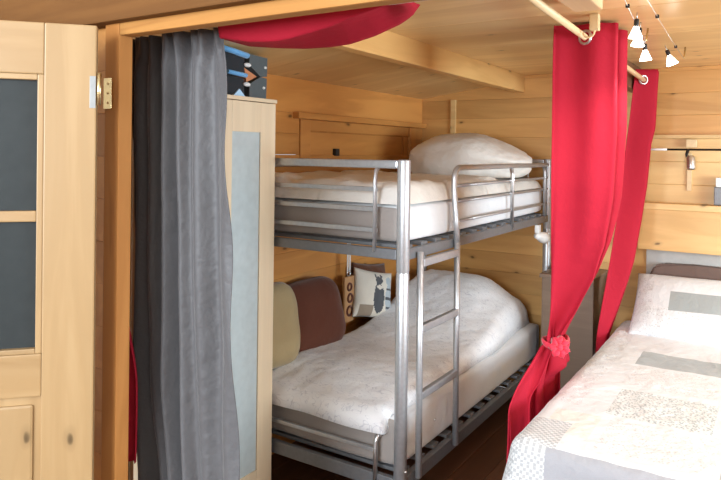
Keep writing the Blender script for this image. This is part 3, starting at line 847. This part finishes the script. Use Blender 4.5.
# ------------------------------------------------------------------ shelf, ledge lamp
t = thing('wall_shelf', (1.5, 2.0, 1.10), 'deep boxed pine shelf on the wall above the headboard', 'shelf')
bm = B(); box(bm, (.60, 1.935, 1.352), (2.55, 2.074, 1.39), .004); obj('top_board', bm, 'pine_panel', t)
bm = B(); box(bm, (.60, 1.945, 1.10), (2.55, 1.968, 1.352), .004); obj('front_board', bm, 'pine_shelf', t)
bm = B(); box(bm, (.60, 1.968, 1.11), (.62, 2.099, 1.352), .003); box(bm, (2.53, 1.968, 1.11), (2.55, 2.099, 1.352), .003); box(bm, (.62, 1.968, 1.11), (2.53, 2.099, 1.13), .002); obj('carcass', bm, 'pine_shelf', t)
bm = B(); box(bm, (.63, 2.085, .60), (2.6, 2.099, 1.10), .002); struct(obj('trim_11', bm, 'wallpaint'), 'pale grey painted board below the pine shelf')
t = thing('lamp_rail', (1.5, 2.02, 1.72), 'thin black lamp rail with a white tip under the ledge', 'rail')
bm = B(); tube(bm, [(.75, 2.02, 1.722), (2.4, 2.02, 1.722)], .006, 8); obj('rail', bm, 'black', t)
bm = B(); tube(bm, [(.615, 2.02, 1.722), (.75, 2.02, 1.722)], .007, 8); obj('tip', bm, 'white_plastic', t)
bm = B(); box(bm, (.855, 2.015, 1.735), (.915, 2.055, 1.785), .004); obj('bracket', bm, 'rodwood', t)
t = thing('reading_lamp', (.885, 2.01, 1.66), 'small silver cylinder reading lamp hanging from the black rail', 'lamp')
bm = B(); tube(bm, [(.868, 2.016, 1.722), (.862, 2.0, 1.695), (.866, 1.99, 1.675)], .009, 8); obj('arm', bm, 'black', t)
bm = B(); lathe(bm, (.885, 1.985, 1.685), (.05, -.1, -1), [(0, 0), (.018, 0), (.025, .01), (.025, .075), (.023, .085), (.02, .08), (0, .07)], 18); obj('shade', bm, 'steel', t)
bm = B(); box(bm, (.858, 2.062, 1.468), (.885, 2.075, 1.70), .003)
struct(obj('trim_10', bm, 'rodwood'), 'narrow upright pine strip behind the reading lamp')
t = thing('switch_box', (1.07, 2.04, 1.391), 'small grey box with a white top standing on the shelf at the right edge', 'box')
bm = B(); box(bm, (1.012, 2.0, 1.391), (1.12, 2.06, 1.50), .005); obj('body', bm, 'greymetal', t)
bm = B(); box(bm, (1.02, 2.004, 1.50), (1.115, 2.056, 1.555), .004); obj('white_cap', bm, 'white_plastic', t)

# ------------------------------------------------------------------ halogen lights on cables
def cable(p, q, label):
    bm = B(); p, q = Vector(p), Vector(q)
    tube(bm, [p.lerp(q, i / 10) + Vector((0, 0, -.01 * math.sin(PI * i / 10))) for i in range(11)], .0022, 6)
    t = thing('light_cable', q, label, 'cable', None)
    obj('wire', bm, 'steel', t)
    for k in (.35, .75):
        bm = B(); c = p.lerp(q, k) + Vector((0, 0, -.009)); box(bm, c - Vector((.006, .006, .006)), c + Vector((.006, .006, .006)), .002); obj('clamp', bm, 'black', t)
    bm = B(); tube(bm, [q, q + Vector((0, .03, .02)), Vector((q.x, q.y + .06, CE - .002))], .004, 6); obj('anchor', bm, 'brass', t)
CZ = 2.175
cable((.955, -.60, CZ), (.845, .60, CZ), 'left thin steel cable carrying the clustered halogen lamps')
cable((1.00, -.60, CZ), (.925, 1.22, CZ), 'right thin steel cable carrying the single far halogen lamp')
def make_lamp(label):
    t = thing('halogen_lamp', (0, 0, 0), label, 'lamp', 'halogen lamps on the ceiling cables')
    bm = B(); lathe(bm, (0, 0, 0), (0, 0, -1), [(0, -.03), (.009, -.03), (.011, -.028), (.011, 0), (.009, .004), (0, .004)], 14); obj('socket', bm, 'black', t)
    bm = B(); tube(bm, [(0, 0, .028), (0, 0, .06)], .003, 6); obj('stem', bm, 'steel', t)
    bm = B(); lathe(bm, (0, 0, -.004), (0, 0, -1), [(.010, 0), (.014, .010), (.024, .035), (.031, .052), (.029, .052), (.022, .036), (.008, .008), (0, .006)], 20); obj('shade', bm, 'lamp_glow', t)
    return t
lamp0 = make_lamp('halogen lamp with a glowing white shade, leftmost of the cluster by the near red curtain')
spots = [((.905, .04, 2.14), (.05, .06, 0), None),
         ((.889, .19, 2.135), (-.08, .1, 0), 'halogen lamp with a glowing white shade, half hidden behind the leftmost one'),
         ((.868, .455, 2.116), (.05, -.05, 0), 'halogen lamp with a glowing white shade, lowest of the clustered three'),
         ((.925, .70, 2.122), (0, -.35, 0), 'halogen lamp on its own on the right cable, tilted outwards')]
LAMPS = []
for i, (p, r, lab) in enumerate(spots):
    o = lamp0 if i == 0 else copy_tree(lamp0)
    o.location = p; o.rotation_euler = r
    if lab: o['label'] = lab
    o.scale = (.78,) * 3
    LAMPS.append(p)

# ------------------------------------------------------------------ lights
def area(name, loc, rot, sx, sy, e, col=(1, 1, 1)):
    l = bpy.data.lights.new(name, 'AREA'); l.shape = 'RECTANGLE'; l.size = sx; l.size_y = sy; l.energy = e; l.color = col
    o = bpy.data.objects.new(name, l); o.location = loc; o.rotation_euler = rot; COL.objects.link(o); return o
area('daylight_bedroom', (3.78, .15, 1.42), (0, math.radians(90), 0), .95, 2.1, 135, (.74, .89, 1))
area('fill_light_hall', (.2, -6.15, 2.2), (math.radians(90), 0, 0), 3.4, 2.4, 480, (.84, .92, 1))  # added frontal fill for the bunks, placed in the unseen hall window
for i, p in enumerate(LAMPS):
    l = bpy.data.lights.new('halogen_glow', 'SPOT'); l.energy = 4.5; l.color = (1, .95, .86); l.spot_size = math.radians(150); l.spot_blend = .8; l.shadow_soft_size = .03
    o = bpy.data.objects.new('halogen_glow', l); o.location = (p[0], p[1], p[2] - .065); COL.objects.link(o)
w = bpy.data.worlds.new('World'); SC.world = w; w.use_nodes = True
w.node_tree.nodes['Background'].inputs['Color'].default_value = (.85, .92, 1, 1)
w.node_tree.nodes['Background'].inputs['Strength'].default_value = .8

# ------------------------------------------------------------------ camera
cam = bpy.data.cameras.new('camera'); co = bpy.data.objects.new('camera', cam); COL.objects.link(co)
Rw = Vector((0.8425303736514312, 0.5384897773525557, 0.013089276587133698))
Dn = Vector((0.014788770615428945, 0.0011659419396376665, -0.9998899603671783))
Fw = Vector((-0.53844578347171, 0.8426312362274426, -0.0069812602979615525))
mw = Matrix.Identity(4)
for i in range(3):
    mw[i][0] = Rw[i]; mw[i][1] = -Dn[i]; mw[i][2] = -Fw[i]
mw.translation = (1.33891695913015, -2.439546054471996, 1.68)
co.matrix_world = mw
cam.sensor_fit = 'HORIZONTAL'; cam.sensor_width = 36; cam.lens = 655.5455 * 36 / 721
cam.shift_y = -(240 - 156.77) / 721; cam.clip_start = .05
SC.camera = co
SC.view_settings.view_transform = 'Standard'; SC.view_settings.look = 'None'
SC.view_settings.exposure = 0.22; SC.view_settings.gamma = 1; SC.view_settings.use_curve_mapping = False
